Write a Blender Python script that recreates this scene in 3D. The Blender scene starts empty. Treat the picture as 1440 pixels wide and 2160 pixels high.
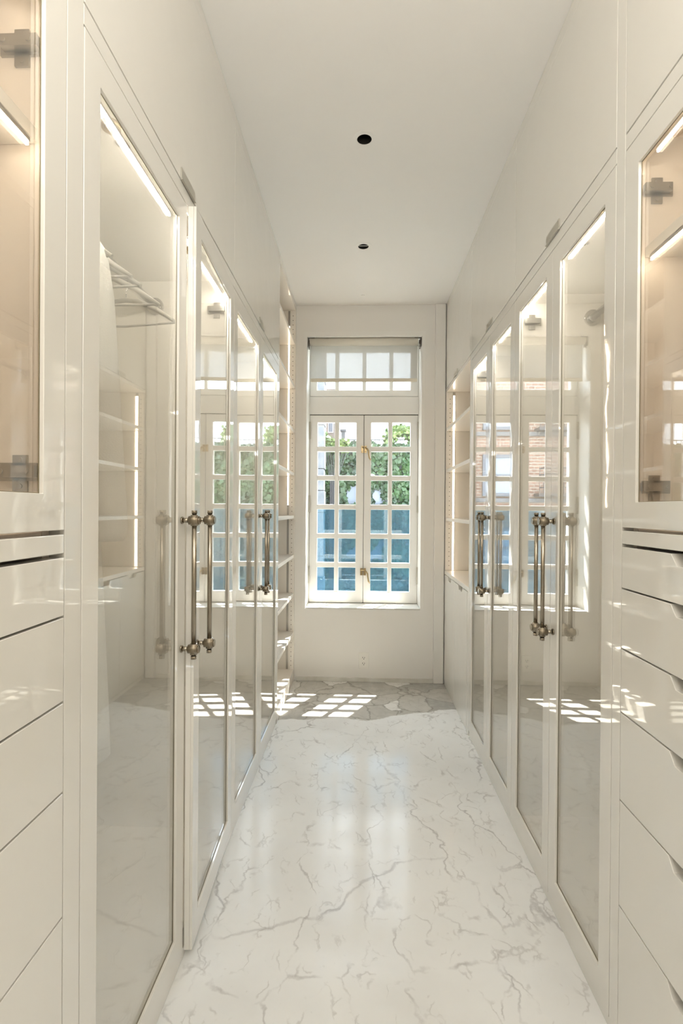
import bpy, bmesh, math, random
from mathutils import Vector, Matrix
random.seed(7)
S = bpy.context.scene
COL = S.collection
PI = math.pi

# ------------------------------------------------------------------ camera
CAM_Z = 1.21
cd = bpy.data.cameras.new('camera'); cam = bpy.data.objects.new('camera', cd); COL.objects.link(cam)
cd.sensor_fit = 'VERTICAL'; cd.sensor_height = 36.0; cd.lens = 18.0; cd.clip_start = 0.02; cd.clip_end = 300
YAW, PITCH, ROLL = .0378, .0040, .0072
cam.matrix_world = (Matrix.Translation((0, 0, CAM_Z)) @ Matrix.Rotation(YAW, 4, 'Z')
                    @ Matrix.Rotation(PI/2 - PITCH, 4, 'X') @ Matrix.Rotation(ROLL, 4, 'Z'))
S.camera = cam
# ------------------------------------------------------------------ sky, sun, added fill lights
w = bpy.data.worlds.new('sky'); S.world = w; w.use_nodes = True
bg = w.node_tree.nodes['Background']
bg.inputs['Color'].default_value = (.80, .90, 1.0, 1); bg.inputs['Strength'].default_value = 6.0
sd = bpy.data.lights.new('sun', 'SUN'); sun = bpy.data.objects.new('sun', sd); COL.objects.link(sun)
sd.energy = 26.0; sd.angle = .0093; sd.color = (1, .95, .86)
sun.rotation_euler = Vector((.2575, .512, 1)).to_track_quat('Z', 'Y').to_euler()
ad = bpy.data.lights.new('fill_down', 'AREA'); al = bpy.data.objects.new('fill_down', ad); COL.objects.link(al)  # added overhead fill, out of frame, to lift the near end
ad.shape = 'RECTANGLE'; ad.size = .8; ad.size_y = 1.3; ad.energy = 7.0; ad.color = (1, .965, .90)
al.location = (.06, -.45, 2.635)
fd = bpy.data.lights.new('fill_up', 'AREA'); fl = bpy.data.objects.new('fill_up', fd); COL.objects.link(fl)  # added upward fill behind the view, brightening ceiling and upper walls
fd.shape = 'DISK'; fd.size = .3; fd.energy = 8.5; fd.color = (1, .965, .90)
fl.location = (.06, -.25, 1.75); fl.rotation_euler = (PI - .25, 0, 0)
S.view_settings.view_transform = 'Standard'; S.view_settings.look = 'None'
S.view_settings.exposure = 0.86; S.view_settings.gamma = 1.0; S.view_settings.use_curve_mapping = False
cy = S.cycles
cy.max_bounces = 8; cy.diffuse_bounces = 5; cy.glossy_bounces = 5; cy.transparent_max_bounces = 18; cy.transmission_bounces = 4
cy.sample_clamp_indirect = 12.0; cy.use_denoising = True; cy.caustics_reflective = True; cy.caustics_refractive = False
cy.use_adaptive_sampling = True; cy.adaptive_threshold = .035

XL, XR, YB, H = -.4665, .586, 3.615, 2.653
DEP = .58

# ------------------------------------------------------------------ materials
def mat(name):
    m = bpy.data.materials.new(name); m.use_nodes = True
    return m, m.node_tree, m.node_tree.nodes['Principled BSDF']
def N(t, typ, **kw):
    n = t.nodes.new(typ)
    for k, v in kw.items():
        if k in n.inputs: n.inputs[k].default_value = v
        else: setattr(n, k, v)
    return n
def pmat(name, col, rough=.5, metal=0, spec=.5, coat=0, coat_rough=.03, coat_ior=1.5, bump=0, bscale=50, bdist=.001):
    m, t, b = mat(name)
    b.inputs['Base Color'].default_value = (*col, 1); b.inputs['Roughness'].default_value = rough
    b.inputs['Metallic'].default_value = metal; b.inputs['Specular IOR Level'].default_value = spec
    b.inputs['Coat Weight'].default_value = coat; b.inputs['Coat Roughness'].default_value = coat_rough
    b.inputs['Coat IOR'].default_value = coat_ior
    if bump:
        g = N(t, 'ShaderNodeNewGeometry'); n = N(t, 'ShaderNodeTexNoise', Scale=bscale, Detail=2.0)
        t.links.new(g.outputs['Position'], n.inputs['Vector'])
        bp = N(t, 'ShaderNodeBump', Strength=bump, Distance=bdist)
        t.links.new(n.outputs['Fac'], bp.inputs['Height'])
        t.links.new(bp.outputs['Normal'], b.inputs['Normal'])
        if coat: t.links.new(bp.outputs['Normal'], b.inputs['Coat Normal'])
    return m
lacquer = pmat('cream_lacquer', (.82, .80, .75), .4, spec=.3, coat=1, coat_rough=.025, coat_ior=1.9, bump=.35, bscale=5, bdist=.003)
interior = pmat('wardrobe_interior', (.86, .83, .765), .45, spec=.3)
peach = pmat('peach_interior', (.86, .785, .705), .45, spec=.3)
shelfmat = pmat('shelf_lacquer', (.86, .82, .76), .3, spec=.5, coat=.5, coat_ior=1.5)
plaster = pmat('white_plaster', (.84, .82, .785), .6, spec=.3, bump=.15, bscale=60)
ceilmat = pmat('ceiling_plaster', (.89, .87, .84), .65, spec=.2, bump=.1, bscale=60)
woodwhite = pmat('white_window_paint', (.85, .835, .80), .35, spec=.5, bump=.1, bscale=40)
nickel = pmat('aged_nickel', (.36, .315, .25), .22, metal=1)
knurl = pmat('knurled_nickel', (.30, .255, .19), .38, metal=1, bump=.5, bscale=900, bdist=.0006)
chrome = pmat('polished_chrome', (.75, .75, .74), .12, metal=1)
brass = pmat('aged_brass', (.42, .32, .18), .3, metal=1)
hinge_steel = pmat('hinge_steel', (.48, .47, .44), .3, metal=1)
alu = pmat('aluminium_channel', (.42, .40, .37), .35, metal=1)
dark = pmat('dark_gap', (.015, .013, .01), .6)
plug = pmat('white_plastic', (.84, .82, .77), .3)
cloth = pmat('white_terry', (.93, .92, .88), .95, spec=.1, bump=.6, bscale=300, bdist=.002)
hangmat = pmat('hanger_plastic', (.50, .48, .43), .35)
def emis(name, col, s):
    m, t, b = mat(name); t.nodes.remove(b); e = N(t, 'ShaderNodeEmission', Strength=s)
    e.inputs['Color'].default_value = (*col, 1)
    t.links.new(e.outputs[0], t.nodes['Material Output'].inputs[0]); return m
led = emis('warm_led', (1, .80, .56), 7.0)
ledw = emis('wardrobe_led', (1, .92, .80), 60.0)
ledc = emis('cabinet_led', (1, .84, .64), 15.0)
gasketm = pmat('olive_gasket', (.20, .17, .10), .5)
def glass(name, n=1.5, tint=(1, 1, 1), haze=0, hazecol=(1, 1, 1), rough=0.0):
    m, t, b = mat(name); t.nodes.remove(b)
    g = N(t, 'ShaderNodeNewGeometry')
    mx = N(t, 'ShaderNodeMix'); mx.data_type = 'FLOAT'; mx.inputs[2].default_value = n; mx.inputs[3].default_value = 1/n
    t.links.new(g.outputs['Backfacing'], mx.inputs[0])
    fr = N(t, 'ShaderNodeFresnel'); t.links.new(mx.outputs[0], fr.inputs['IOR'])
    tr = N(t, 'ShaderNodeBsdfTransparent'); tr.inputs[0].default_value = (*tint, 1)
    gl = N(t, 'ShaderNodeBsdfGlossy'); gl.inputs['Roughness'].default_value = rough; gl.inputs[0].default_value = (1, 1, 1, 1)
    first = tr.outputs[0]
    if haze:
        df = N(t, 'ShaderNodeBsdfDiffuse'); df.inputs[0].default_value = (*hazecol, 1)
        tl = N(t, 'ShaderNodeBsdfTranslucent'); tl.inputs[0].default_value = (*hazecol, 1)
        h0 = N(t, 'ShaderNodeMixShader', Fac=.5); t.links.new(df.outputs[0], h0.inputs[1]); t.links.new(tl.outputs[0], h0.inputs[2])
        h = N(t, 'ShaderNodeMixShader', Fac=haze); t.links.new(tr.outputs[0], h.inputs[1]); t.links.new(h0.outputs[0], h.inputs[2])
        first = h.outputs[0]
    m2 = N(t, 'ShaderNodeMixShader'); t.links.new(fr.outputs[0], m2.inputs[0])
    t.links.new(first, m2.inputs[1]); t.links.new(gl.outputs[0], m2.inputs[2])
    t.links.new(m2.outputs[0], t.nodes['Material Output'].inputs[0]); return m
doorglass = glass('door_glass', 3.0, (.99, .99, .98))
cabglass = glass('cabinet_glass', 2.0, (.99, .98, .96))
winglass = glass('window_glass', 1.45, (.98, .99, .985))
blueglass = glass('blue_glass', 1.45, (.36, .52, .62), .05, (.20, .40, .52))
def blindmat():
    m, t, b = mat('blind_fabric'); t.nodes.remove(b)
    df = N(t, 'ShaderNodeBsdfDiffuse'); df.inputs[0].default_value = (.80, .77, .70, 1)
    tl = N(t, 'ShaderNodeBsdfTranslucent'); tl.inputs[0].default_value = (.50, .50, .48, 1)
    tr = N(t, 'ShaderNodeBsdfTransparent')
    a = N(t, 'ShaderNodeMixShader', Fac=.5); t.links.new(df.outputs[0], a.inputs[1]); t.links.new(tl.outputs[0], a.inputs[2])
    c = N(t, 'ShaderNodeMixShader', Fac=.21); t.links.new(a.outputs[0], c.inputs[1]); t.links.new(tr.outputs[0], c.inputs[2])
    t.links.new(c.outputs[0], t.nodes['Material Output'].inputs[0]); return m
blindfab = blindmat()
def ramp(t, src, stops):
    r = N(t, 'ShaderNodeValToRGB'); e = r.color_ramp.elements
    while len(e) < len(stops): e.new(.5)
    for i, (p, c) in enumerate(stops):
        e[i].position = p; e[i].color = (*c, 1) if len(c) == 3 else c
    t.links.new(src, r.inputs[0]); return r
def mth(t, op, a, b=None):
    n = N(t, 'ShaderNodeMath'); n.operation = op
    for i, v in enumerate((a, b)):
        if v is None: continue
        if isinstance(v, (int, float)): n.inputs[i].default_value = v
        else: t.links.new(v, n.inputs[i])
    return n.outputs[0]
def mixc(t, fac, a, b, mode='MIX'):
    n = N(t, 'ShaderNodeMix'); n.data_type = 'RGBA'; n.blend_type = mode
    for i, v in ((0, fac), (6, a), (7, b)):
        if isinstance(v, (int, float)): n.inputs[i].default_value = v
        elif isinstance(v, tuple): n.inputs[i].default_value = (*v, 1)
        else: t.links.new(v, n.inputs[i])
    return n.outputs[2]
def marble():
    m, t, b = mat('white_marble')
    g = N(t, 'ShaderNodeNewGeometry'); P = g.outputs['Position']
    def warp(scale, amt, det=4.0, src=P):
        n = N(t, 'ShaderNodeTexNoise', Scale=scale, Detail=det); t.links.new(src, n.inputs['Vector'])
        s = N(t, 'ShaderNodeVectorMath', operation='SUBTRACT'); t.links.new(n.outputs['Color'], s.inputs[0]); s.inputs[1].default_value = (.5, .5, .5)
        k = N(t, 'ShaderNodeVectorMath', operation='SCALE'); t.links.new(s.outputs[0], k.inputs[0]); k.inputs['Scale'].default_value = amt
        a = N(t, 'ShaderNodeVectorMath', operation='ADD'); t.links.new(src, a.inputs[0]); t.links.new(k.outputs[0], a.inputs[1])
        return a.outputs[0]
    def cracks(scale, width, vec, stretch=(1, 1, 1), rot=0.0):
        mp = N(t, 'ShaderNodeMapping'); mp.inputs['Scale'].default_value = stretch; mp.inputs['Rotation'].default_value = (0, 0, rot)
        t.links.new(vec, mp.inputs[0])
        v = N(t, 'ShaderNodeTexVoronoi', Scale=scale); v.feature = 'DISTANCE_TO_EDGE'; t.links.new(mp.outputs[0], v.inputs['Vector'])
        r = ramp(t, v.outputs['Distance'], [(0, (1, 1, 1)), (width*.35, (.75,)*3), (width, (0, 0, 0))]); return r.outputs[0]
    def noise(scale, det, lo, hi, vec=P):
        n = N(t, 'ShaderNodeTexNoise', Scale=scale, Detail=det); t.links.new(vec, n.inputs['Vector'])
        return ramp(t, n.outputs['Fac'], [(lo, (0, 0, 0)), (hi, (1, 1, 1))]).outputs[0]
    w1 = warp(2.0, .35, 9.0); w2 = warp(9, .10, 8.0, w1); w3 = warp(9, .16, 7.0)
    v1 = mth(t, 'MULTIPLY', cracks(1.7, .008, w2, (1, .5, 1), .7), noise(4.2, 8, .40, .56))
    v2 = mth(t, 'MULTIPLY', cracks(4.5, .018, w2, (1.0, .40, 1), .6), noise(8.1, 9, .46, .60))
    v3 = mth(t, 'MULTIPLY', cracks(13.0, .045, w3, (1.1, .5, 1), .9), noise(13.0, 9, .50, .62))
    cloud = noise(2.3, 7, .42, .80, w1)
    base = mixc(t, mth(t, 'MULTIPLY', cloud, .8), (.87, .875, .87), (.72, .715, .70))
    c = mixc(t, mth(t, 'MULTIPLY', v3, .38), base, (.40, .38, .36))
    c = mixc(t, mth(t, 'MULTIPLY', v2, .50), c, (.34, .32, .31))
    sp2 = noise(38, 3, .70, .78)
    c = mixc(t, mth(t, 'MULTIPLY', sp2, .35), c, (.45, .43, .42))
    c = mixc(t, mth(t, 'MULTIPLY', v1, .48), c, (.22, .20, .20))
    # brecciated grey bed across the slab near the window
    sp = N(t, 'ShaderNodeSeparateXYZ'); t.links.new(P, sp.inputs[0])
    wn = N(t, 'ShaderNodeTexNoise', Scale=3.3, Detail=5.0); t.links.new(P, wn.inputs['Vector'])
    xr = N(t, 'ShaderNodeMapRange'); t.links.new(sp.outputs[0], xr.inputs[0])
    xr.inputs[1].default_value = .05; xr.inputs[2].default_value = .5; xr.inputs[3].default_value = 0; xr.inputs[4].default_value = .17
    edge = mth(t, 'SUBTRACT', mth(t, 'ADD', sp.outputs[1], mth(t, 'MULTIPLY', wn.outputs['Fac'], .22)), mth(t, 'ADD', xr.outputs[0], 3.06))
    mask = ramp(t, edge, [(0, (0, 0, 0)), (.012, (1, 1, 1))]).outputs[0]
    vc = N(t, 'ShaderNodeTexVoronoi', Scale=4.2); t.links.new(w3, vc.inputs['Vector'])
    sc = N(t, 'ShaderNodeSeparateColor'); t.links.new(vc.outputs['Color'], sc.inputs[0])
    cell = ramp(t, sc.outputs[0], [(0, (.42, .41, .385)), (.5, (.51, .495, .46)), (.80, (.57, .555, .52)), (.86, (.78, .77, .745))]).outputs[0]
    e2 = cracks(4.2, .035, w3)
    br = mixc(t, mth(t, 'MULTIPLY', e2, .75), cell, (.25, .235, .205))
    br = mixc(t, mth(t, 'MULTIPLY', cracks(14, .05, w2), .30), br, (.34, .32, .29))
    br = mixc(t, mth(t, 'MULTIPLY', noise(18, 8, .42, .70), .35), br, (.68, .665, .62))
    c = mixc(t, mask, c, br)
    t.links.new(c, b.inputs['Base Color'])
    b.inputs['Roughness'].default_value = .12; b.inputs['Specular IOR Level'].default_value = .12
    return m
marb = marble()
def brickmat():
    m, t, b = mat('red_brick')
    tc = N(t, 'ShaderNodeTexCoord'); mp = N(t, 'ShaderNodeMapping'); mp.inputs['Rotation'].default_value = (PI/2, 0, 0)
    t.links.new(tc.outputs['Object'], mp.inputs[0])
    k = N(t, 'ShaderNodeTexBrick', Scale=4.2); k.inputs['Color1'].default_value = (.13, .065, .045, 1); k.inputs['Color2'].default_value = (.19, .105, .075, 1)
    k.inputs['Mortar'].default_value = (.24, .215, .18, 1); k.inputs['Mortar Size'].default_value = .03
    t.links.new(mp.outputs[0], k.inputs['Vector']); t.links.new(k.outputs['Color'], b.inputs['Base Color'])
    b.inputs['Roughness'].default_value = .85; return m
brick = brickmat()
def varmat(name, c1, c2, scale, rough=.8):
    m, t, b = mat(name); g = N(t, 'ShaderNodeNewGeometry'); n = N(t, 'ShaderNodeTexNoise', Scale=scale, Detail=4.0)
    t.links.new(g.outputs['Position'], n.inputs['Vector'])
    r = ramp(t, n.outputs['Fac'], [(.35, c1), (.65, c2)]); t.links.new(r.outputs[0], b.inputs['Base Color'])
    b.inputs['Roughness'].default_value = rough; return m
stone = varmat('grey_stone', (.06, .065, .07), (.10, .10, .105), 6)
stucco = varmat('pale_stucco', (.22, .25, .30), (.28, .31, .37), 1.5)
leafm = varmat('ivy_leaf', (.008, .026, .011), (.028, .068, .018), 2.0, .5)
leafl = varmat('light_leaf', (.02, .06, .01), (.11, .15, .03), 7.0, .5)
iron = pmat('black_iron', (.03, .03, .035), .5)
slate = pmat('grey_slate', (.08, .09, .11), .7)
paving = varmat('garden_paving', (.35, .34, .32), (.45, .44, .41), 3)
skyglass = pmat('pale_window_glass', (.17, .20, .24), .1, spec=.6)

# ------------------------------------------------------------------ mesh helpers
def box(bm, x0, x1, y0, y1, z0, z1):
    if x0 > x1: x0, x1 = x1, x0
    if y0 > y1: y0, y1 = y1, y0
    v = [bm.verts.new(p) for p in ((x0,y0,z0),(x1,y0,z0),(x1,y1,z0),(x0,y1,z0),(x0,y0,z1),(x1,y0,z1),(x1,y1,z1),(x0,y1,z1))]
    for f in ((0,3,2,1),(4,5,6,7),(0,1,5,4),(1,2,6,5),(2,3,7,6),(3,0,4,7)): bm.faces.new([v[i] for i in f])
def frame(bm, axis, t0, t1, o, i):
    """ring extruded along axis between t0,t1; o,i = (u0,u1,z0,z1) outer and inner rectangles"""
    def P(u, z, t): return (t, u, z) if axis == 'x' else (u, t, z)
    def ring(r, t): return [bm.verts.new(P(u, z, t)) for u, z in ((r[0],r[2]),(r[1],r[2]),(r[1],r[3]),(r[0],r[3]))]
    a, b, c, d = ring(o, t0), ring(i, t0), ring(o, t1), ring(i, t1)
    for k in range(4):
        j = (k+1) % 4
        bm.faces.new((a[k], a[j], b[j], b[k])); bm.faces.new((c[k], d[k], d[j], c[j]))
        bm.faces.new((a[k], c[k], c[j], a[j])); bm.faces.new((b[k], b[j], d[j], d[k]))
def prism(bm, pts, x0, x1):
    a = [bm.verts.new((x0, y, z)) for y, z in pts]; b = [bm.verts.new((x1, y, z)) for y, z in pts]
    bm.faces.new(a); bm.faces.new(b[::-1]); n = len(pts)
    for k in range(n): bm.faces.new((a[k], b[k], b[(k+1) % n], a[(k+1) % n]))
def cyl(bm, p, q, r, n=16, r2=None):
    p, q = Vector(p), Vector(q); d = (q-p).normalized()
    u = d.orthogonal().normalized(); v = d.cross(u); r2 = r if r2 is None else r2
    A = [bm.verts.new(p + (u*math.cos(k*2*PI/n) + v*math.sin(k*2*PI/n))*r) for k in range(n)]
    B = [bm.verts.new(q + (u*math.cos(k*2*PI/n) + v*math.sin(k*2*PI/n))*r2) for k in range(n)]
    bm.faces.new(A[::-1]); bm.faces.new(B)
    for k in range(n):
        f = bm.faces.new((A[k], A[(k+1) % n], B[(k+1) % n], B[k])); f.smooth = True
def tube(bm, pts, r, n=8):
    pts = [Vector(p) for p in pts]; rings = []
    prev = None
    for k, p in enumerate(pts):
        d = (pts[min(k+1, len(pts)-1)] - pts[max(k-1, 0)]).normalized()
        u = d.orthogonal().normalized() if prev is None else (prev - d*prev.dot(d)).normalized()
        prev = u; v = d.cross(u)
        rr = r[k] if isinstance(r, (list, tuple)) else r
        rings.append([bm.verts.new(p + (u*math.cos(a*2*PI/n) + v*math.sin(a*2*PI/n))*rr) for a in range(n)])
    for A, B in zip(rings, rings[1:]):
        for k in range(n):
            f = bm.faces.new((A[k], A[(k+1) % n], B[(k+1) % n], B[k])); f.smooth = True
    bm.faces.new(rings[0][::-1]); bm.faces.new(rings[-1])
def ringdisc(bm, c, r0, r1, z0, z1, n=40):
    A = []
    for r, z in ((r0, z0), (r1, z0), (r1, z1), (r0, z1)):
        A.append([bm.verts.new((c[0]+r*math.cos(k*2*PI/n), c[1]+r*math.sin(k*2*PI/n), z)) for k in range(n)])
    for a in range(4):
        P, Q = A[a], A[(a+1) % 4]
        for k in range(n): bm.faces.new((P[k], P[(k+1) % n], Q[(k+1) % n], Q[k]))
ORG = {}
def obj(name, bm, m, parent=None, origin=None, bevel=0, seg=2, kind=None):
    bmesh.ops.recalc_face_normals(bm, faces=bm.faces)
    if bevel:
        es = [e for e in bm.edges if len(e.link_faces) == 2 and e.calc_face_angle(0) > .5]
        rs = bmesh.ops.bevel(bm, geom=es, offset=bevel, segments=seg, affect='EDGES', profile=.5, clamp_overlap=True)
        for f in rs['faces']: f.smooth = True
    if origin is None:
        origin = ORG[parent.name] if parent else Vector((0, 0, 0))
    origin = Vector(origin)
    me = bpy.data.meshes.new(name)
    bmesh.ops.translate(bm, verts=bm.verts, vec=-origin)
    bm.to_mesh(me); bm.free(); me.materials.append(m)
    o = bpy.data.objects.new(name, me); COL.objects.link(o)
    ORG[o.name] = origin
    if parent: o.parent = parent; o.location = origin - ORG[parent.name]
    else: o.location = origin
    if kind: o['kind'] = kind
    return o
def thing(name, label, cat, loc, group=None, kind=None):
    o = bpy.data.objects.new(name, None); COL.objects.link(o); o.location = loc; ORG[o.name] = Vector(loc)
    o.empty_display_size = .1
    if kind: o['kind'] = kind
    if label: o['label'] = label
    if cat: o['category'] = cat
    if group: o['group'] = group
    return o
def tag(o, label, cat, group=None):
    o['label'] = label; o['category'] = cat
    if group: o['group'] = group
    return o
def B(*a):
    bm = bmesh.new(); box(bm, *a); return bm
def slab_with_holes(bm, axis, us, vs, t0, t1, holes):
    """boxes between successive cuts us x vs, skipping the cells in holes"""
    for i in range(len(us)-1):
        for j in range(len(vs)-1):
            if (i, j) in holes: continue
            if axis == 'z': box(bm, us[i], us[i+1], vs[j], vs[j+1], t0, t1)
            else: box(bm, us[i], us[i+1], t0, t1, vs[j], vs[j+1])

# ------------------------------------------------------------------ room shell
YF = -1.2
def struct(name, bm, m, **k): return obj(name, bm, m, kind='structure', **k)
struct('floor', B(XL-DEP-.05, XR+DEP+.05, YF, YB+.02, -.12, 0), marb)
bm = bmesh.new()
slab_with_holes(bm, 'z', [XL-DEP-.05, -.027, .033, XR+DEP+.05], [YF, 1.97, 2.03, 2.781, 2.841, YB+.3], H, H+.12, {(1, 1), (1, 3)})
struct('ceiling', bm, ceilmat)
bm = bmesh.new()
slab_with_holes(bm, 'y', [XL-DEP-.6, -.4115, .4435, XR+DEP+.6], [-.12, .512, 2.466, H+.5], YB, YB+.35, {(1, 1)})
struct('wall_back', bm, plaster)
struct('wall_left', B(XL-DEP-.15, XL-DEP-.03, YF, YB, 0, H), plaster)
struct('wall_right', B(XR+DEP+.03, XR+DEP+.15, YF, YB, 0, H), plaster)
bm = bmesh.new()
slab_with_holes(bm, 'y', [XL-DEP-.15, -.36, .48, XR+DEP+.15], [-.02, 2.08, H+.1], YF-.12, YF, {(1, 0)})
struct('wall_front', bm, plaster)
struct('door_1', B(-.357, .477, YF-.06, YF-.02, .004, 2.077), pmat('door_paint', (.78, .75, .69), .4), bevel=.002)
struct('baseboard_back', B(XL+.012, .512, YB-.012, YB+.01, 0, .028), varmat('marble_trim', (.62, .60, .54), (.76, .745, .70), 9, .3), bevel=.0015)
bm = B(.512, XR-.002, YB-.022, YB+.01, 0, H); struct('trim_1', bm, plaster, bevel=.004)     # pipe chase in the corner

# ------------------------------------------------------------------ window
win = thing('window_1', 'tall white casement window with transom above and small square panes', None, (0, YB, .512), kind='structure')
ORG['window_1'] = Vector((0, YB, .512))
bm = bmesh.new(); frame(bm, 'y', YB-.006, YB+.02, (-.4115, .4435, .512, 2.466), (-.390, .4200, .5125, 2.434))
obj('casing', bm, woodwhite, win, bevel=.003)
bm = bmesh.new(); frame(bm, 'y', YB+.004, YB+.35, (-.4115, .4435, .500, 2.466), (-.388, .4205, .5145, 2.440)); obj('jamb', bm, woodwhite, win)
bm = bmesh.new(); box(bm, -.3875, .420, YB-.004, YB+.33, .513, .519); obj('sill', bm, woodwhite, win, bevel=.002)
YS = 3.80   # inner face of the sashes
bm = B(-.3875, .420, YS-.004, YS+.05, 1.918, 2.050); obj('transom_rail', bm, woodwhite, win, bevel=.003)
bm = B(-.3875, .420, YS-.004, YS+.05, 2.425, 2.440); obj('head_rail', bm, woodwhite, win, bevel=.003)
# stops left and right of the sashes
for x0, x1 in ((-.3885, -.3845), (.4185, .4215)):
    obj('stop', B(x0, x1, YS-.004, YS+.05, .519, 2.44), woodwhite, win)
def sash(name, x0, x1, z0, z1, cols, rows, mutz, mutx):
    """cols: list of (x0,x1) panes, rows: list of (z0,z1)"""
    s = bmesh.new(); frame(s, 'y', YS, YS+.04, (x0, x1, z0, z1), (cols[0][0], cols[-1][1], rows[0][0], rows[-1][1]))
    s = obj(name, s, woodwhite, win, origin=(x0, YS, z0), bevel=.004)
    def muntin(ax0, ax1, az0, az1):
        # moulded bar: narrow face inside, wider tenon at the pane
        bm = bmesh.new(); box(bm, ax0, ax1, YS+.004, YS+.036, az0, az1)
        obj('muntin', bm, woodwhite, s, bevel=.004)
    for a, b in zip(cols, cols[1:]): muntin(a[1], b[0], rows[0][0]-.002, rows[-1][1]+.002)
    for a, b in zip(rows, rows[1:]):
        for c in cols: muntin(c[0]-.003, c[1]+.003, a[1], b[0])
    for c in cols:
        for r in rows:
            obj('pane', B(c[0]-.003, c[1]+.003, YS+.022, YS+.026, r[0]-.003, r[1]+.003), winglass, s)
    return s
rows = [(.604+.2155*k, .604+.2155*k+.178) for k in range(6)]
sash('casement_sash', -.3835, .0175, .522, 1.913, [(-.325, -.197), (-.165, -.038)], rows, None, None)
sash('casement_sash', .0205, .4180, .522, 1.913, [(.073, .199), (.229, .362)], rows, None, None)
sash('transom_sash', -.3835, .418, 2.052, 2.424, [(-.332, -.198), (-.168, .004), (.033, .204), (.232, .361)], [(2.099, 2.384)], None, None)
hingep = pmat('painted_hinge', (.50, .47, .40), .5)
gapm = pmat('sash_gap_shade', (.05, .045, .04), .7)  # dark strips added in the sash gaps, blocking daylight and standing for shade
obj('gap_shade_strip', B(.0165, .0215, YS+.010, YS+.044, .522, 1.913), gapm, win)
bm = bmesh.new(); frame(bm, 'y', YS+.010, YS+.044, (-.3855, .4195, .518, 1.9185), (-.3825, .4170, .5225, 1.9125)); obj('gap_shade_strip', bm, gapm, win)
# casement hinges and two cockspur latches
for x, s in ((-.384, -1), (.4185, 1)):
    for z in (1.80, 1.255, .73):
        bm = bmesh.new(); cyl(bm, (x, YS-.010, z-.062), (x, YS-.010, z+.062), .008, 12); box(bm, x-.003, x+s*.004, YS-.010, YS+.001, z-.055, z+.055)
        obj('hinge', bm, hingep, win)
for z in (1.662, .755):
    bm = bmesh.new()
    box(bm, -.002, .016, YS-.006, YS+.001, z-.028, z+.024); box(bm, .022, .040, YS-.006, YS+.001, z-.028, z+.024)
    cyl(bm, (.004, YS-.017, z+.012), (.036, YS-.017, z+.012), .005, 10)
    box(bm, .000, .008, YS-.02, YS-.004, z-.02, z+.016); box(bm, .026, .036, YS-.02, YS-.004, z-.018, z+.016)
    tube(bm, [(.031, YS-.018, z+.004), (.042, YS-.022, z+.002), (.052, YS-.024, z-.015), (.055, YS-.026, z-.040), (.060, YS-.026, z-.068), (.070, YS-.024, z-.084)], [.004, .006, .006, .0055, .0065, .004], 10)
    obj('latch', bm, brass, win, bevel=0)
# roller blind inside the reveal, half lowered over the transom
brkm = pmat('blind_bracket', (.16, .14, .12), .35, metal=.8)
bl = thing('roller_blind', 'cream roller blind lowered halfway over the transom panes', 'blind', (0, YB+.05, 2.43))
YR = YB+.055
bm = bmesh.new(); cyl(bm, (-.374, YR, 2.414), (.398, YR, 2.414), .028, 32); obj('roller_tube', bm, pmat('blind_roll', (.76, .73, .65), .8), bl)
bm = B(-.372, .396, YR+.024, YR+.0255, 2.146, 2.414); obj('fabric', bm, blindfab, bl)
bm = B(-.372, .396, YR+.018, YR+.030, 2.132, 2.158); obj('bottom_bar', bm, pmat('blind_hem', (.74, .69, .58), .8), bl, bevel=.004)
for x, s in ((-.384, 1), (.4165, -1)):
    bm = bmesh.new(); box(bm, x, x+s*.003, YR-.03, YR+.03, 2.372, 2.439); box(bm, x, x+s*.045, YR-.03, YR+.0, 2.436, 2.4395)
    cyl(bm, (x, YR, 2.414), (x+s*.012, YR, 2.414), .012, 14)
    for q in range(5): cyl(bm, (x+s*.008, YR-.022, 2.405-q*.011), (x+s*.008, YR-.022, 2.398-q*.011), .0035, 8)
    obj('bracket', bm, brkm, bl)
# outlet
ou = thing('wall_outlet', 'white double power outlet low on the wall below the window', 'outlet', (.028, YB, .147))
obj('cover_plate', B(-.007, .063, YB-.007, YB+.001, .090, .205), plug, ou, bevel=.002)
for z in (.168, .128):
    o = obj('socket', B(.013, .043, YB-.0085, YB-.006, z-.014, z+.014), plug, ou, bevel=.003)
    bm = bmesh.new()
    for x, h in ((.021, .008), (.034, .007)): box(bm, x-.0016, x+.0016, YB-.0092, YB-.008, z-.001, z+h)
    cyl(bm, (.028, YB-.0092, z-.007), (.028, YB-.008, z-.007), .0030, 10)
    obj('slot', bm, dark, o)
# recessed downlights (off)
for k, (x, y, lab) in enumerate(((.003, 2.0, 'small recessed ceiling downlight nearer the viewer with plain black aperture'),
                                 (.003, 2.811, 'small recessed ceiling downlight nearer the window with slotted black aperture'))):
    t = thing('recessed_downlight', lab, 'ceiling light', (x, y, H))
    bm = bmesh.new(); ringdisc(bm, (x, y), .0285, .046, H-.0015, H+.0005); obj('trim_ring', bm, ceilmat, t)
    bm = bmesh.new()
    n = 32; A = [[bm.verts.new((x+r*math.cos(a*2*PI/n), y+r*math.sin(a*2*PI/n), z)) for a in range(n)] for r, z in ((.0290, H-.0005), (.0285, H+.07))]
    for a in range(n): bm.faces.new((A[0][a], A[0][(a+1) % n], A[1][(a+1) % n], A[1][a]))
    bm.faces.new(A[1]); obj('housing', bm, dark, t)
    if k:
        bm = bmesh.new(); box(bm, x-.026, x+.026, y+.006, y+.008, H+.006, H+.009); obj('baffle', bm, ceilmat, t)
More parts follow.
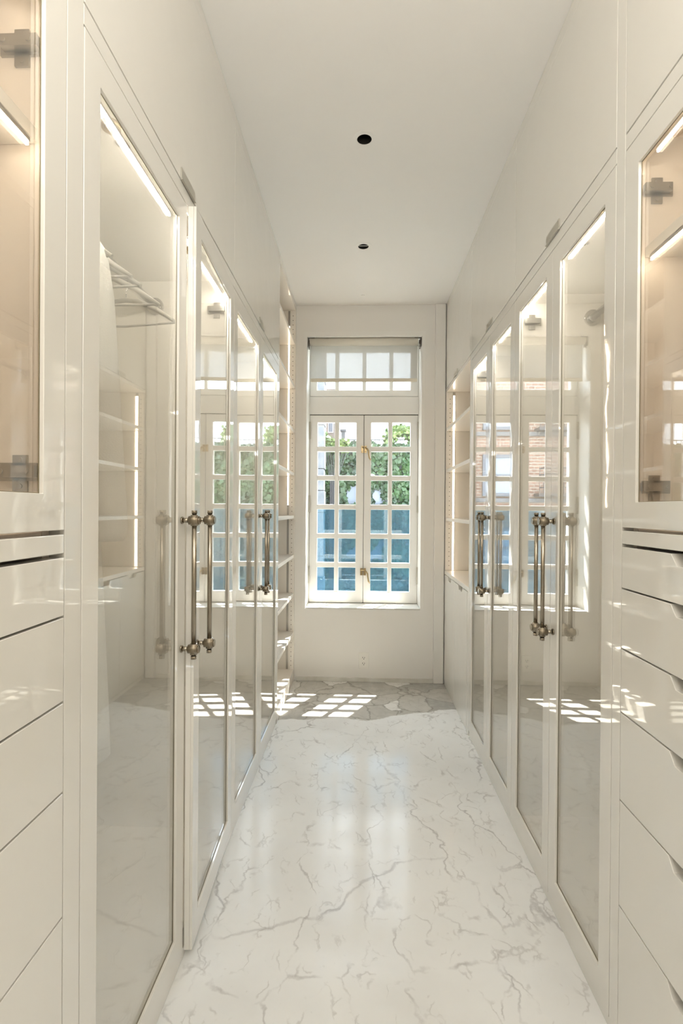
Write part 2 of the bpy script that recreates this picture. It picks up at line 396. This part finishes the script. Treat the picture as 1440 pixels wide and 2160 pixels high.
bm = bmesh.new(); cyl(bm, (.003, 3.45, H), (.003, 3.45, H-.004), .012, 16); tag(obj('sprinkler_cover', bm, ceilmat), 'tiny round white sprinkler cover on the ceiling by the window', 'sprinkler')

# ------------------------------------------------------------------ joinery
def D(side, d): return (XL - d) if side < 0 else (XR + d)
def dbox(bm, s, d0, d1, y0, y1, z0, z1): box(bm, D(s, d0), D(s, d1), y0, y1, z0, z1)
def DB(s, *a):
    bm = bmesh.new(); dbox(bm, s, *a); return bm
ZD0, ZD1 = .030, 2.015     # tall door bottom and top
FT = .022                  # door thickness
def carcass(root, s, y0, y1, z0, z1, m=interior, dep=DEP):
    e = .001
    obj('side_panel', DB(s, FT+.003, dep, y0+e, y0+.018, z0, z1), m, root)
    obj('side_panel', DB(s, FT+.003, dep, y1-.018, y1-e, z0, z1), m, root)
    obj('back_panel', DB(s, dep-.012, dep, y0+.018, y1-.018, z0, z1), m, root)
    obj('top_panel', DB(s, FT+.003, dep-.012, y0+.018, y1-.018, z1-.018, z1), m, root)
    obj('bottom_panel', DB(s, FT+.003, dep-.012, y0+.018, y1-.018, z0, z0+.018), m, root)
def handle(parent, s, y, d=0):
    """bar pull standing off the door face"""
    x = D(s, -.034); xf = D(s, -.0005); z0, z1 = .845, 1.18
    bm = bmesh.new()
    cyl(bm, (x, y, z0-.022), (x, y, z1+.022), .0062, 20)
    for z in (z0, z1):
        cyl(bm, (x, y, z-.014), (x, y, z+.014), .0095, 20)
        cyl(bm, (D(s, -.046), y, z), (D(s, -.020), y, z), .0115, 24)
        cyl(bm, (D(s, -.0485), y, z), (D(s, -.046), y, z), .0100, 24)
        cyl(bm, (D(s, -.022), y, z), (xf, y, z), .0062, 18)
        cyl(bm, (D(s, -.004), y, z), (xf, y, z), .0095, 20)
        zz = z0-.022 if z == z0 else z1+.022
        cyl(bm, (x, y, zz-.004), (x, y, zz+.004), .0072, 18)
    h = obj('handle', bm, nickel, parent, origin=(x, y, (z0+z1)/2))
    h['label'] = 'aged nickel bar handle with round knurled posts'
    me = h.data; me.materials.append(knurl)
    for p in me.polygons:
        c = p.center + ORG[h.name]; r = math.hypot(c.x-x, c.y-y)
        if abs(abs(c.x-D(s, -.033))) < .013 and abs(p.normal.x) < .5 and r > .0068: p.material_index = 1
    return h
GB0, GB1 = .100, 1.957
def glass_door(root, s, y0, y1, z0, z1, gz0, gz1, hinge_y, handle_y=None, swing=0, st=.055, hinges=(), gm=None):
    g = .0015
    bm = bmesh.new(); frame(bm, 'x', D(s, 0), D(s, .0075), (y0+g, y1-g, z0, z1), (y0+st, y1-st, gz0, gz1))
    q = .030; frame(bm, 'x', D(s, .0076), D(s, FT), (y0+g, y1-g, z0, z1), (y0+st-q, y1-st+q, gz0-q, gz1+q))
    d = obj('door', bm, lacquer, root, origin=(D(s, 0), hinge_y, z0), bevel=.0009)
    bm = B(D(s, .0078), D(s, .0115), y0+st-.018, y1-st+.018, gz0-.018, gz1+.018)
    obj('glass_pane', bm, gm or doorglass, d)
    bm = bmesh.new(); frame(bm, 'x', D(s, .0064), D(s, .0074), (y0+st, y1-st, gz0, gz1), (y0+st+.0012, y1-st-.0012, gz0+.0012, gz1-.0012)); obj('gasket', bm, gasketm, d)
    if handle_y is not None: handle(d, s, handle_y)
    hy = y1-.03 if abs(hinge_y-y1) < abs(hinge_y-y0) else y0+.03
    for z in hinges:
        bm = bmesh.new(); sgn = 1 if hy > (y0+y1)/2 else -1
        cyl(bm, (D(s, FT), hy-sgn*.004, z), (D(s, FT+.006), hy-sgn*.004, z), .019, 24)
        dbox(bm, s, FT+.001, FT+.016, hy-.012, hy+.014, z-.014, z+.014)
        o = obj('hinge', bm, hinge_steel, d)
    if swing:
        d.rotation_euler = (0, 0, swing)
    return d
def hinge_plate(root, s, y, z, dirn):
    """cross-shaped mounting plate screwed to the inner side panel"""
    bm = bmesh.new(); y2 = y + dirn*.004
    dbox(bm, s, .032, .092, y, y2, z-.014, z+.014); dbox(bm, s, .047, .070, y, y2, z-.030, z+.026)
    dbox(bm, s, .028, .085, y2, y2+dirn*.012, z-.009, z+.009)
    for dd, zz in ((.041, 0), (.058, -.022), (.058, .019), (.080, 0)):
        cyl(bm, (D(s, dd), y2+dirn*.012 if zz == 0 else y2, z+zz), (D(s, dd), y2+dirn*(.014 if zz == 0 else .002), z+zz), .004, 12)
    obj('hinge_plate', bm, hinge_steel, root)
def sensor(root, s, y, z):
    bm = bmesh.new(); cyl(bm, (D(s, .052), y, z), (D(s, .052), y, z-.010), .019, 28); cyl(bm, (D(s, .052), y, z-.010), (D(s, .052), y, z-.014), .013, 28)
    obj('door_sensor', bm, brass, root)
def led_strip(root, s, y0, y1, z, d=.040, m=None):
    a = obj('light_channel', DB(s, d-.004, d+.005, y0, y1, z+.004, z+.010), alu, root)
    obj('light_strip', DB(s, d-.002, d+.0025, y0, y1, z-.001, z+.0045), m or ledc, root)
def wardrobe(s, y0, ys, y1, label, swing_second=0):
    root = thing('wardrobe', label, 'wardrobe', (D(s, .2), (y0+y1)/2, 0), 'glass fronted wardrobes along the aisle')
    carcass(root, s, y0, y1, .03, 2.053)
    obj('plinth', DB(s, .004, .03, y0, y1, 0, .026), lacquer, root, bevel=.001)
    obj('top_filler', DB(s, .0005, FT, y0, y1, 2.018, 2.0525), lacquer, root, bevel=.0009)
    led_strip(root, s, y0+.06, ys-.02, 1.978, m=ledw); led_strip(root, s, ys+.06, y1-.03, 1.978, m=ledw)
    sensor(root, s, y0+.27*(ys-y0)+.06, 2.0); sensor(root, s, ys+.27*(y1-ys)+.06, 2.0)
    glass_door(root, s, y0, ys, ZD0, ZD1, GB0, GB1, y0, ys-.030)
    sw = swing_second
    glass_door(root, s, ys, y1, ZD0, ZD1, GB0, GB1, y1, ys+.030, swing=sw)
    for y, dr in ((y0+.018, 1), (y1-.018, -1)):
        for z in (1.93,): hinge_plate(root, s, y, z, dr)
    # hanging rail
    bm = bmesh.new(); cyl(bm, (D(s, .283), y0+.02, 1.943), (D(s, .283), y1-.02, 1.943), .0125, 24)
    rl = obj('hanging_rail', bm, chrome, root)
    for y, q in ((y0+.018, 1), (y1-.018, -1)):
        bm = bmesh.new(); cyl(bm, (D(s, .283), y, 1.943), (D(s, .283), y+q*.008, 1.943), .030, 28); cyl(bm, (D(s, .283), y+q*.008, 1.943), (D(s, .283), y+q*.02, 1.943), .018, 24)
        obj('rail_flange', bm, chrome, rl)
    return root
L = [.84, 1.347, 1.854, 2.360, 2.867]
R = [1.213, 1.604, 1.994, 2.385, 2.776]
wardrobe(-1, L[0], L[1], L[2], 'cream wardrobe on the left nearest the viewer, one glass door slightly ajar', swing_second=math.asin(.024/.507))
wardrobe(-1, L[2], L[3], L[4], 'cream glass wardrobe on the left beside the open shelf tower')
wardrobe(1, R[0], R[1], R[2], 'cream glass wardrobe on the right beside the drawers')
wardrobe(1, R[2], R[3], R[4], 'cream glass wardrobe on the right beside the open display shelves')

seam_dark = pmat('seam_shade_board', (.22, .20, .17), .8)  # overhead bodies coloured dark to put shade into the door seams
tabm = pmat('satin_tab', (.48, .46, .40), .35, metal=.3)
def overhead(s, y0, y1, label, tab_y=None):
    r = thing('overhead_cabinet', label, 'cabinet', (D(s, .2), (y0+y1)/2, 2.055), 'lacquered overhead cabinets')
    obj('body', DB(s, FT+.003, DEP, y0+.001, y1-.001, 2.0555, H-.002), seam_dark, r)
    obj('crown_filler', DB(s, .001, FT, y0, y1, 2.606, H-.001), lacquer, r, bevel=.0008)
    d = obj('door', DB(s, 0, FT, y0+.0015, y1-.0015, 2.056, 2.603), lacquer, r, bevel=.0009)
    if tab_y:
        bm = bmesh.new(); q = .052
        dbox(bm, s, -.0035, -.0005, tab_y-q, tab_y+q, 2.052, 2.083); dbox(bm, s, -.0065, -.0035, tab_y-q, tab_y+q, 2.052, 2.055)
        h = obj('pull_tab', bm, tabm, d); h['label'] = 'flat metal finger pull'
    return r
def filler(s, y0, y1, label):
    tag(obj('filler_panel', DB(s, .0005, .30, y0, y1, 0, H-.001), lacquer, origin=(D(s, 0), (y0+y1)/2, 0), bevel=.0009), label, 'panel')
filler(-1, .7925, .8395, 'narrow upright cream filler left of the first left wardrobe')
filler(1, 1.1745, 1.2125, 'narrow upright cream filler between right drawers and right wardrobe')
overhead(-1, L[0], L[2], 'wide cream overhead door above the nearest left wardrobe', L[1])
overhead(-1, L[2], L[4], 'wide cream overhead door above the far left wardrobe', L[3])
overhead(1, R[0], R[2], 'wide cream overhead door above the nearest right wardrobe', R[1])
overhead(1, R[2], R[4], 'wide cream overhead door above the far right wardrobe', R[3])

# drawer towers with glass upper door, near the viewer
DZ = [.034, .326, .563, .761, .904, 1.039, 1.134]
def notch_front(y0, y1, z0, z1, yc, nw=.10, nh=.022):
    a, b = yc-nw/2, yc+nw/2
    return [(y0, z0), (y1, z0), (y1, z1), (b+.018, z1), (b, z1-nh), (a, z1-nh), (a-.018, z1), (y0, z1)]
def drawer_tower(s, y0, y1, label, hinge_far=True):
    r = thing('drawer_cabinet', label, 'cabinet', (D(s, .2), (y0+y1)/2, 0), 'drawer cabinets with glass upper doors')
    carcass(r, s, y0, y1, .03, 2.053, peach)
    obj('plinth', DB(s, .004, .03, y0, y1, 0, .030), lacquer, r, bevel=.001)
    obj('top_filler', DB(s, .0005, FT, y0, y1, 2.018, 2.0525), lacquer, r, bevel=.0009)
    d = glass_door(r, s, y0, y1, 1.1755, ZD1, 1.231, GB1, y1 if hinge_far else y0, gm=cabglass)
    yy = y1-.018 if hinge_far else y0+.018; q = -1 if hinge_far else 1
    for z in (1.918, 1.265): hinge_plate(r, s, yy, z, q)
    led_strip(r, s, y0+.03, y1-.055, 1.978); sensor(r, s, (y0+y1)/2+.02, 2.0)
    for z in (1.770,):
        obj('shelf', DB(s, .035, DEP-.013, y0+.019, y1-.019, z, z+.022), shelfmat, r, bevel=.001)
        if z > 1.7: led_strip(r, s, y0+.03, y1-.035, z-.012)
    obj('counter', DB(s, FT+.004, DEP-.013, y0+.019, y1-.019, 1.150, 1.172), peach, r)
    # pull-out tray between door and drawers
    obj('pull_out_tray', DB(s, 0, .40, y0+.0015, y1-.0015, 1.1385, 1.1685), lacquer, r, bevel=.0015)
    yc = (y0+y1)/2
    for k in range(6):
        z0, z1 = DZ[k]+.0015, DZ[k+1]-.002
        bm = bmesh.new(); prism(bm, notch_front(y0+.0015, y1-.0015, z0, z1, yc), D(s, 0), D(s, FT))
        fr = obj('drawer', bm, lacquer, r, bevel=.0009)
        obj('drawer_box', DB(s, FT, .45, y0+.03, y1-.03, z0+.02, z1-.045), interior, fr)
    return r
drawer_tower(-1, .290, .791, 'left drawer cabinet at the photo edge with clear glass upper door')
drawer_tower(-1, -.212, .289, 'left drawer cabinet beside and behind the viewer')
drawer_tower(1, .672, 1.173, 'right drawer cabinet at the photo edge, notched drawer tops and glass door')
drawer_tower(1, .170, .671, 'right drawer cabinet beside the viewer, out of frame')
overhead(-1, .290, .791, 'cream overhead door above the left drawer cabinet')
overhead(-1, -.212, .289, 'cream overhead door above the left cabinet beside the viewer')
overhead(1, .672, 1.173, 'cream overhead door above the right drawer cabinet')
overhead(1, .170, .671, 'cream overhead door above the right cabinet beside the viewer')
for s, ye, lb in ((-1, -.213, 'plain cream end panel behind the viewer on the left'), (1, .169, 'plain cream end panel behind the viewer on the right')):
    tag(obj('end_panel', DB(s, 0, .30, YF+.01, ye, 0, H-.001), lacquer, origin=(D(s, 0), ye, 0), bevel=.002), lb, 'panel')

# open shelf tower, left
def peg_holes(root, s, y, zs, d=.020, q=-1):
    bm = bmesh.new()
    for z in zs:
        x = D(s, d); cyl(bm, (x, y, z), (x, y+q*.0008, z), .0028, 8)
    obj('peg_hole', bm, pmat('hole_shadow', (.10, .075, .05), .8), root, kind='stuff')
lt = thing('shelf_tower', 'full height open shelf tower with light strip, left of the window', 'shelving', (D(-1, .2), (L[4]+YB)/2, 0))
SD = .36
y0, y1 = L[4]+.0015, YB-.001
obj('side_panel', DB(-1, 0, SD, y0, y0+.018, 0, H-.001), lacquer, lt, bevel=.001)
obj('side_panel', DB(-1, 0, SD, y1-.018, y1, 0, H-.001), shelfmat, lt, bevel=.001)
obj('back_panel', DB(-1, SD-.012, SD, y0+.018, y1-.018, 0, H-.001), peach, lt)
obj('top_panel', DB(-1, .001, SD-.012, y0+.018, y1-.018, 2.610, H-.001), shelfmat, lt)
for zt in (2.392, 2.083, 1.770, 1.468, 1.169, .893, .622, .350):
    obj('shelf', DB(-1, .004, SD-.014, y0+.0195, y1-.0195, zt-.022, zt), shelfmat, lt, bevel=.0009)
obj('bottom_board', DB(-1, .001, SD-.012, y0+.0185, y1-.0185, .0, .082), shelfmat, lt, bevel=.0015)
yf = y1-.018
zb = [.082, .328, .350, .600, .622, .871, .893, 1.147, 1.169, 1.446, 1.468, 1.748, 1.770, 2.061, 2.083, 2.370, 2.392, 2.610]
for k in range(0, len(zb), 2):
    a, b = zb[k]+.003, zb[k+1]-.003
    for yy, q in ((yf, -1), (y0+.018, 1)):
        obj('light_channel', DB(-1, .040, .054, yy, yy+q*.004, a, b), alu, lt)
        la, lb_ = (a, b) if a > 1.2 and b < 2.38 else ((a, 2.50) if a > 2.3 else (None, None))
        if a > 1.15 and a < 1.2: la, lb_ = a+.07, b
        if la: obj('light_strip', DB(-1, .042, .052, yy+q*.004, yy+q*.006, la, lb_), led, lt)
peg_holes(lt, -1, yf, [.11+.032*k for k in range(78)])

# right display shelves over base cupboard
rd = thing('display_shelves', 'open lit display shelves above the low cupboard, right of the window', 'shelving', (D(1, .2), (R[4]+YB)/2, .8))
y0, y1 = R[4]+.0015, YB-.023
obj('side_panel', DB(1, 0, SD, y0, y0+.02, .797, 2.0525), lacquer, rd, bevel=.001)
obj('side_panel', DB(1, 0, SD, y1-.018, y1, .797, 2.0525), shelfmat, rd, bevel=.001)
obj('back_panel', DB(1, SD-.012, SD, y0+.02, y1-.018, .797, 2.0525), peach, rd)
obj('top_panel', DB(1, .001, SD-.012, y0+.02, y1-.018, 2.031, 2.0525), shelfmat, rd)
for zt in (1.782, 1.496, 1.160):
    obj('shelf', DB(1, .004, SD-.014, y0+.0215, y1-.0195, zt-.022, zt), shelfmat, rd, bevel=.0009)
yf = y1-.018
for a, b in ((.80, 1.135), (1.163, 1.471), (1.499, 1.757), (1.785, 2.005)):
    for yy, q in ((yf, -1), (y0+.02, 1)):
        obj('light_channel', DB(1, .044, .060, yy, yy+q*.004, a, b if b < 2 else 2.028), alu, rd)
        obj('light_strip', DB(1, .046, .058, yy+q*.004, yy+q*.006, a, b), led, rd)
peg_holes(rd, 1, yf, [.83+.032*k for k in range(37)], d=.026)
ct = obj('countertop', DB(1, -.001, SD+.05, y0, y1, .770, .796), shelfmat, origin=(D(1, .1), y0, .77), bevel=.0015)
tag(ct, 'cream counter slab under the lit display shelves', 'countertop')
bc = thing('base_cupboard', 'low cream cupboard with two notched doors under the right display shelves', 'cabinet', (D(1, .2), (y0+y1)/2, 0))
obj('body', DB(1, FT+.003, SD+.04, y0, y1, .0, .769), interior, bc)
obj('stile', DB(1, 0, FT, y0, y0+.055, 0, .769), lacquer, bc, bevel=.001)
obj('plinth', DB(1, .003, FT, y0+.056, y1, 0, .026), lacquer, bc, bevel=.001)
ym = (y0+.058+y1)/2
for a, b, c in ((y0+.060, ym-.0015, 3.03), (ym+.0015, y1-.002, 3.40)):
    bm = bmesh.new(); prism(bm, notch_front(a, b, .030, .766, c, .09, .026), D(1, 0), D(1, FT)); obj('door', bm, lacquer, bc, bevel=.0009)
overhead(1, R[4], YB-.024, 'narrow cream overhead door above the right display shelves', 3.22)

# ------------------------------------------------------------------ hangers and bathrobe in the near left wardrobe
def hanger_bms(y, tilt=0):
    xr, zr = D(-1, .283), 1.943; h = bmesh.new(); pts = []
    for k in range(11):
        a = -.35*PI + k*(1.35*PI)/10; pts.append((xr+.0165*math.cos(a), y, zr+.0165*math.sin(a)))
    pts = [(xr, y, zr-.075), (xr, y, zr-.045), (xr+.008, y, zr-.028)] + pts
    tube(h, pts, .0022, 6)
    b = bmesh.new(); top = (xr, y, zr-.072)
    tube(b, [(xr-.170, y, zr-.150), (xr-.10, y, zr-.105), (xr-.04, y, zr-.078), top, (xr+.04, y, zr-.078), (xr+.10, y, zr-.105), (xr+.170, y, zr-.150)], [.005, .008, .008, .008, .008, .008, .005], 8)
    tube(b, [(xr-.163, y, zr-.149), (xr, y, zr-.156), (xr+.163, y, zr-.149)], .0035, 6)
    return h, b
def hanger(y, label, rot=0):
    t = thing('clothes_hanger', label, 'hanger', (D(-1, .283), y, 1.943), 'hangers in the near left wardrobe')
    h, b = hanger_bms(y); obj('hook', h, chrome, t); obj('shoulder_bar', b, hangmat, t)
    t.rotation_euler = (0, 0, rot); return t
hanger(1.165, 'pale hanger inside the left wardrobe carrying the white bathrobe')
hanger(1.00, 'empty pale hanger nearest the viewer, before the bathrobe')
for y, rt, lb in ((1.26, .06, 'empty pale hanger directly behind the bathrobe'), (1.33, -.05, 'second empty pale hanger behind the bathrobe'),
                  (1.43, .10, 'third empty pale hanger behind the bathrobe'), (1.60, -.08, 'empty pale hanger farthest along the left wardrobe rail')):
    hanger(y, lb, rt)
rb = thing('bathrobe', 'long white towelling bathrobe hanging inside the near left wardrobe', 'bathrobe', (D(-1, .283), 1.165, .62))
xr, yc = D(-1, .283), 1.165
bm = bmesh.new(); n = 56; rings = []
prof = [(1.868, .045, .030), (1.850, .09, .042), (1.815, .13, .052), (1.77, .145, .060), (1.65, .145, .072), (1.45, .140, .078), (1.28, .134, .074), (1.24, .130, .070), (1.10, .140, .082), (.90, .148, .092), (.72, .155, .098), (.625, .158, .100), (.62, .150, .092)]
for z, a, b in prof:
    amp = max(0, (1.75-z))*.085
    rings.append([bm.verts.new((xr+a*math.cos(k*2*PI/n)*(1+amp*math.sin(k*2*PI/n*7)*.5), yc+b*math.sin(k*2*PI/n)*(1+amp*1.6*math.sin(k*2*PI/n*9+.4)), z+.004*math.sin(k))) for k in range(n)])
for A, C in zip(rings, rings[1:]):
    for k in range(n):
        f = bm.faces.new((A[k], A[(k+1) % n], C[(k+1) % n], C[k])); f.smooth = True
bm.faces.new(rings[0][::-1]); bm.faces.new(rings[-1])
obj('robe_body', bm, cloth, rb)
for q in (-1, 1):
    bm = bmesh.new()
    P = [(xr+q*.10, yc, 1.835), (xr+q*.118, yc, 1.80), (xr+q*.130, yc, 1.70), (xr+q*.142, yc-.005, 1.50), (xr+q*.150, yc-.01, 1.30), (xr+q*.155, yc-.01, 1.16), (xr+q*.155, yc-.01, 1.135)]
    tube(bm, P, [.030, .038, .042, .046, .052, .056, .048], 20); obj('sleeve', bm, cloth, rb)
bm = bmesh.new()
for q in (-1, 1):
    tube(bm, [(xr+q*.02, yc+.028, 1.875), (xr+q*.045, yc-.01, 1.865), (xr+q*.05, yc-.045, 1.80), (xr+q*.035, yc-.075, 1.60), (xr+q*.008, yc-.088, 1.35)], [.018, .020, .022, .022, .015], 12)
obj('shawl_collar', bm, cloth, rb)
bm = bmesh.new(); tube(bm, [(xr+.136*math.cos(a*PI/12), yc+.078*math.sin(a*PI/12), 1.26) for a in range(25)], .016, 10); obj('belt', bm, cloth, rb)

# ------------------------------------------------------------------ outside
GZ = -2.2
struct('ground', B(-14, 16, YB+.5, 30, GZ-.1, GZ), paving)
# unseen ledge added over the window to keep sun off the top panes
struct('shade_ledge', B(-1.6, 1.7, YB+.35, 4.40, 2.80, 2.98), stone, bevel=.01)
struct('trim_3', B(-1.6, 1.7, YB+.35, 4.36, .20, .38), stone, bevel=.01)
gb = thing('glass_balustrade', 'blue tinted glass balustrade outside the lower window panes', 'balustrade', (0, 4.15, .38))
for a, b in ((-1.55, -.52), (-.50, .53), (.55, 1.6)):
    obj('glass_panel', B(a, b, 4.145, 4.157, .385, 1.228), blueglass, gb)
gw = thing('garden_wall', 'pale garden wall almost covered in dark green ivy', 'wall', (2, 12, GZ))
obj('wall_panel', B(-1.0, 8.5, 12.0, 12.3, GZ, 2.62), stucco, gw)
def leaves(name, m, parent, n, f, size, seed, jit=.10):
    import numpy as np
    rng = np.random.default_rng(seed); P = f(rng, n); n = len(P)
    a = rng.uniform(0, 2*PI, n); tilt = rng.uniform(.1, 1.0, n); az = rng.uniform(0, 2*PI, n); sz = size*rng.uniform(.6, 1.3, n)
    nrm = np.stack([np.sin(tilt)*np.cos(az), -np.cos(tilt), np.sin(tilt)*np.sin(az)], 1)
    up = np.stack([np.cos(a), np.zeros(n), np.sin(a)], 1); u = np.cross(nrm, up); u /= np.linalg.norm(u, axis=1)[:, None]+1e-9
    v = np.cross(u, nrm)
    pts = [(-.5, 0, 0), (0, -.6, .04), (.5, 0, 0), (0, .6, .04)]
    V = np.stack([P + u*(p[0]*sz)[:, None] + v*(p[1]*sz)[:, None] + nrm*(p[2]*sz)[:, None] for p in pts], 1).reshape(-1, 3)
    o0 = ORG[parent.name]; V = V - np.array(o0)
    me = bpy.data.meshes.new(name); me.vertices.add(4*n); me.vertices.foreach_set('co', V.ravel())
    me.loops.add(4*n); me.loops.foreach_set('vertex_index', np.arange(4*n)); me.polygons.add(n)
    me.polygons.foreach_set('loop_start', np.arange(0, 4*n, 4)); me.update(calc_edges=True); me.materials.append(m)
    o = bpy.data.objects.new(name, me); COL.objects.link(o); o.parent = parent; ORG[o.name] = o0; o['kind'] = 'stuff'; return o
def ivy(rng, n):
    import numpy as np
    x = rng.uniform(-1.0, 8.5, n); z = rng.uniform(-1.9, 2.72, n); y = 12.0 - rng.uniform(0, .22, n) - .08*np.sin(x*3.1+z*2)
    keep = np.ones(n, bool); wob = .06*np.sin(z*9)+.05*np.sin(x*13)
    for cx, z0, z1, hw in ((-.14, 1.33, 1.80, .15), (.40, 1.33, 1.72, .14), (.93, 1.95, 2.45, .07), (2.6, 1.4, 1.9, .15), (-.10, .1, .55, .16), (.42, .05, .55, .18), (4.0, .9, 1.5, .2)):
        hwz = hw*(1-.45*np.clip((z-z0)/(z1-z0), 0, 1))
        keep &= ~((abs(x-cx+wob) < hwz) & (z > z0) & (z < z1))
    return np.stack([x, y, z], 1)[keep]
leaves('ivy', leafm, gw, 52000, ivy, .105, 3)
bm = bmesh.new()
for k in range(96): cyl(bm, (-.98+k*.1, 12.1, 2.62), (-.98+k*.1, 12.1, 2.86), .008, 5)
for z in (2.66, 2.86): box(bm, -1.0, 8.5, 12.085, 12.115, z, z+.02)
obj('railing', bm, iron, gw)
# ivy arch on the right of the wall top
ia = thing('ivy_arch', 'leafy green arch rising above the garden wall on the right', 'plant', (.9, 12, 2.6))
bm = bmesh.new(); tube(bm, [(.68, 12, 2.3), (.68, 12, 2.85), (.78, 12, 3.02), (.93, 12, 3.06), (1.08, 12, 3.02), (1.2, 12, 2.85), (1.2, 12, 2.3)], .03, 8); obj('arch_frame', bm, iron, ia)
def archf(rng, n):
    import numpy as np
    t = rng.uniform(0, 1, n); x = np.where(t < .3, .66, np.where(t > .7, 1.22, .66+(t-.3)/.4*.56)); z = np.where(t < .3, 2.35+t/.3*.6, np.where(t > .7, 2.35+(1-t)/.3*.6, 2.98+.08*np.sin((t-.3)/.4*PI)))
    return np.stack([x+rng.normal(0, .055, n), 12+rng.normal(0, .08, n), z+rng.normal(0, .055, n)], 1)
leaves('leaf', leafl, ia, 2600, archf, .075, 5)
# flowering shrub by the stone pier
sh = thing('flowering_shrub', 'yellow green flowering shrub on the wall beside the stone pier', 'shrub', (-.6, 11.3, GZ))
bm = bmesh.new()
for k in range(9): tube(bm, [(-.6+.02*k-.08, 11.3, GZ), (-.6+.02*k-.08, 11.3, 1.9), (-.85+.075*k, 11.3, 2.72)], .01, 5)
obj('stem', bm, iron, sh)
def shf(rng, n):
    import numpy as np
    x = rng.uniform(-.88, -.28, n); return np.stack([x, 11.3+rng.normal(0, .05, n), 2.62+rng.uniform(-.12, .14, n)+.25*np.clip(-x-.62, 0, .3)*rng.uniform(0, 4, n)], 1)
leaves('leaf', leafl, sh, 1500, shf, .07, 9)
hd = thing('garden_hedge', 'low clipped hedge behind the wall railing', 'hedge', (0, 12.8, 2.3))
bm = B(-.42, 0.30, 12.7, 13.0, GZ, 2.78); obj('hedge_core', bm, leafm, hd)
def hf(rng, n):
    import numpy as np
    return np.stack([rng.uniform(-.45, .32, n), 12.68+rng.uniform(-.05, .1, n), rng.uniform(2.5, 2.90, n)], 1)
leaves('leaf', leafm, hd, 1200, hf, .08, 11)
# chimney house
ch = thing('chimney_stack', 'grey chimney stack rising beyond the garden wall', 'chimney', (-.45, 13.5, GZ))
obj('shaft', B(-.53, -.43, 13.5, 13.7, GZ, 3.28), stone, ch); obj('cap', B(-.56, -.40, 13.47, 13.73, 3.28, 3.34), stone, ch, bevel=.01)
ut = thing('slate_roof', 'low grey slate roof beyond the garden wall on the right', 'roof', (.5, 14, GZ))
bm = bmesh.new(); prism(bm, [(14, 2.70), (15.5, 3.0), (15.5, 2.6), (14, 2.6)], .25, 1.3); obj('roof_plane', bm, slate, ut); obj('house_wall', B(.3, 1.25, 14.05, 15.4, GZ, 2.62), stucco, ut)
# stone pier and brick house on the left
pr = thing('stone_pier', 'tall pale stone pier left of the ivy wall', 'pier', (-.8, 9.9, GZ))
for k in range(21):
    z = GZ + k*.42; o = obj('stone', B(-.95, -.705-(k % 2)*.012, 9.8, 10.2, z+.004, z+.416), stone, pr, bevel=.012)
bh = thing('brick_house', 'red brick house with grey framed windows seen in the glass reflections', 'building', (-4, 10.3, GZ))
obj('wall', B(-9, -.96, 10.05, 14, GZ, 6.8), brick, bh)
obj('sill_band', B(-9, -.96, 9.97, 10.05, 2.66, 2.74), stone, bh, bevel=.01); obj('sill_band', B(-9, -.96, 9.97, 10.05, 1.38, 1.46), stone, bh, bevel=.01)
for (xa, xb) in ((-1.86, -1.16), (-3.55, -2.85), (-5.2, -4.5)):
    for (za, zb_) in ((1.50, 2.30), (2.78, 3.55), (4.1, 4.9), (.1, .9)):
        bm = bmesh.new(); frame(bm, 'y', 10.0, 10.07, (xa, xb, za, zb_), (xa+.06, xb-.06, za+.06, zb_-.06)); box(bm, xa+.05, xb-.05, 10.01, 10.05, (za+zb_)/2-.02, (za+zb_)/2+.02)
        f = obj('window', bm, slate, bh); obj('pane', B(xa+.055, xb-.055, 10.03, 10.04, za+.055, zb_-.055), skyglass, f)
bm = bmesh.new()
for zb_ in (1.55, 2.80):
    box(bm, -2.75, -2.15, 9.75, 10.05, zb_-.06, zb_)
    for k in range(4): tube(bm, [(-2.75, 9.76, zb_+.1+.12*k), (-2.6, 9.70, zb_+.12+.12*k), (-2.3, 9.70, zb_+.12+.12*k), (-2.15, 9.76, zb_+.1+.12*k)], .012, 6)
    for k in range(9): cyl(bm, (-2.75+k*.075, 9.72, zb_), (-2.75+k*.075, 9.72, zb_+.5), .006, 5)
obj('balcony', bm, iron, bh)
hs = thing('far_house', 'brown house with a small dark window behind the stone pier', 'building', (-.9, 16, GZ))
obj('wall', B(-2.2, -.78, 16, 19, GZ, 5), varmat('brown_render', (.10, .085, .075), (.15, .13, .115), 3), hs)
f = obj('window', B(-1.05, -.88, 15.95, 16.02, 3.62, 3.95), woodwhite, hs); obj('pane', B(-1.03, -.90, 15.93, 15.96, 3.64, 3.93), slate, f)
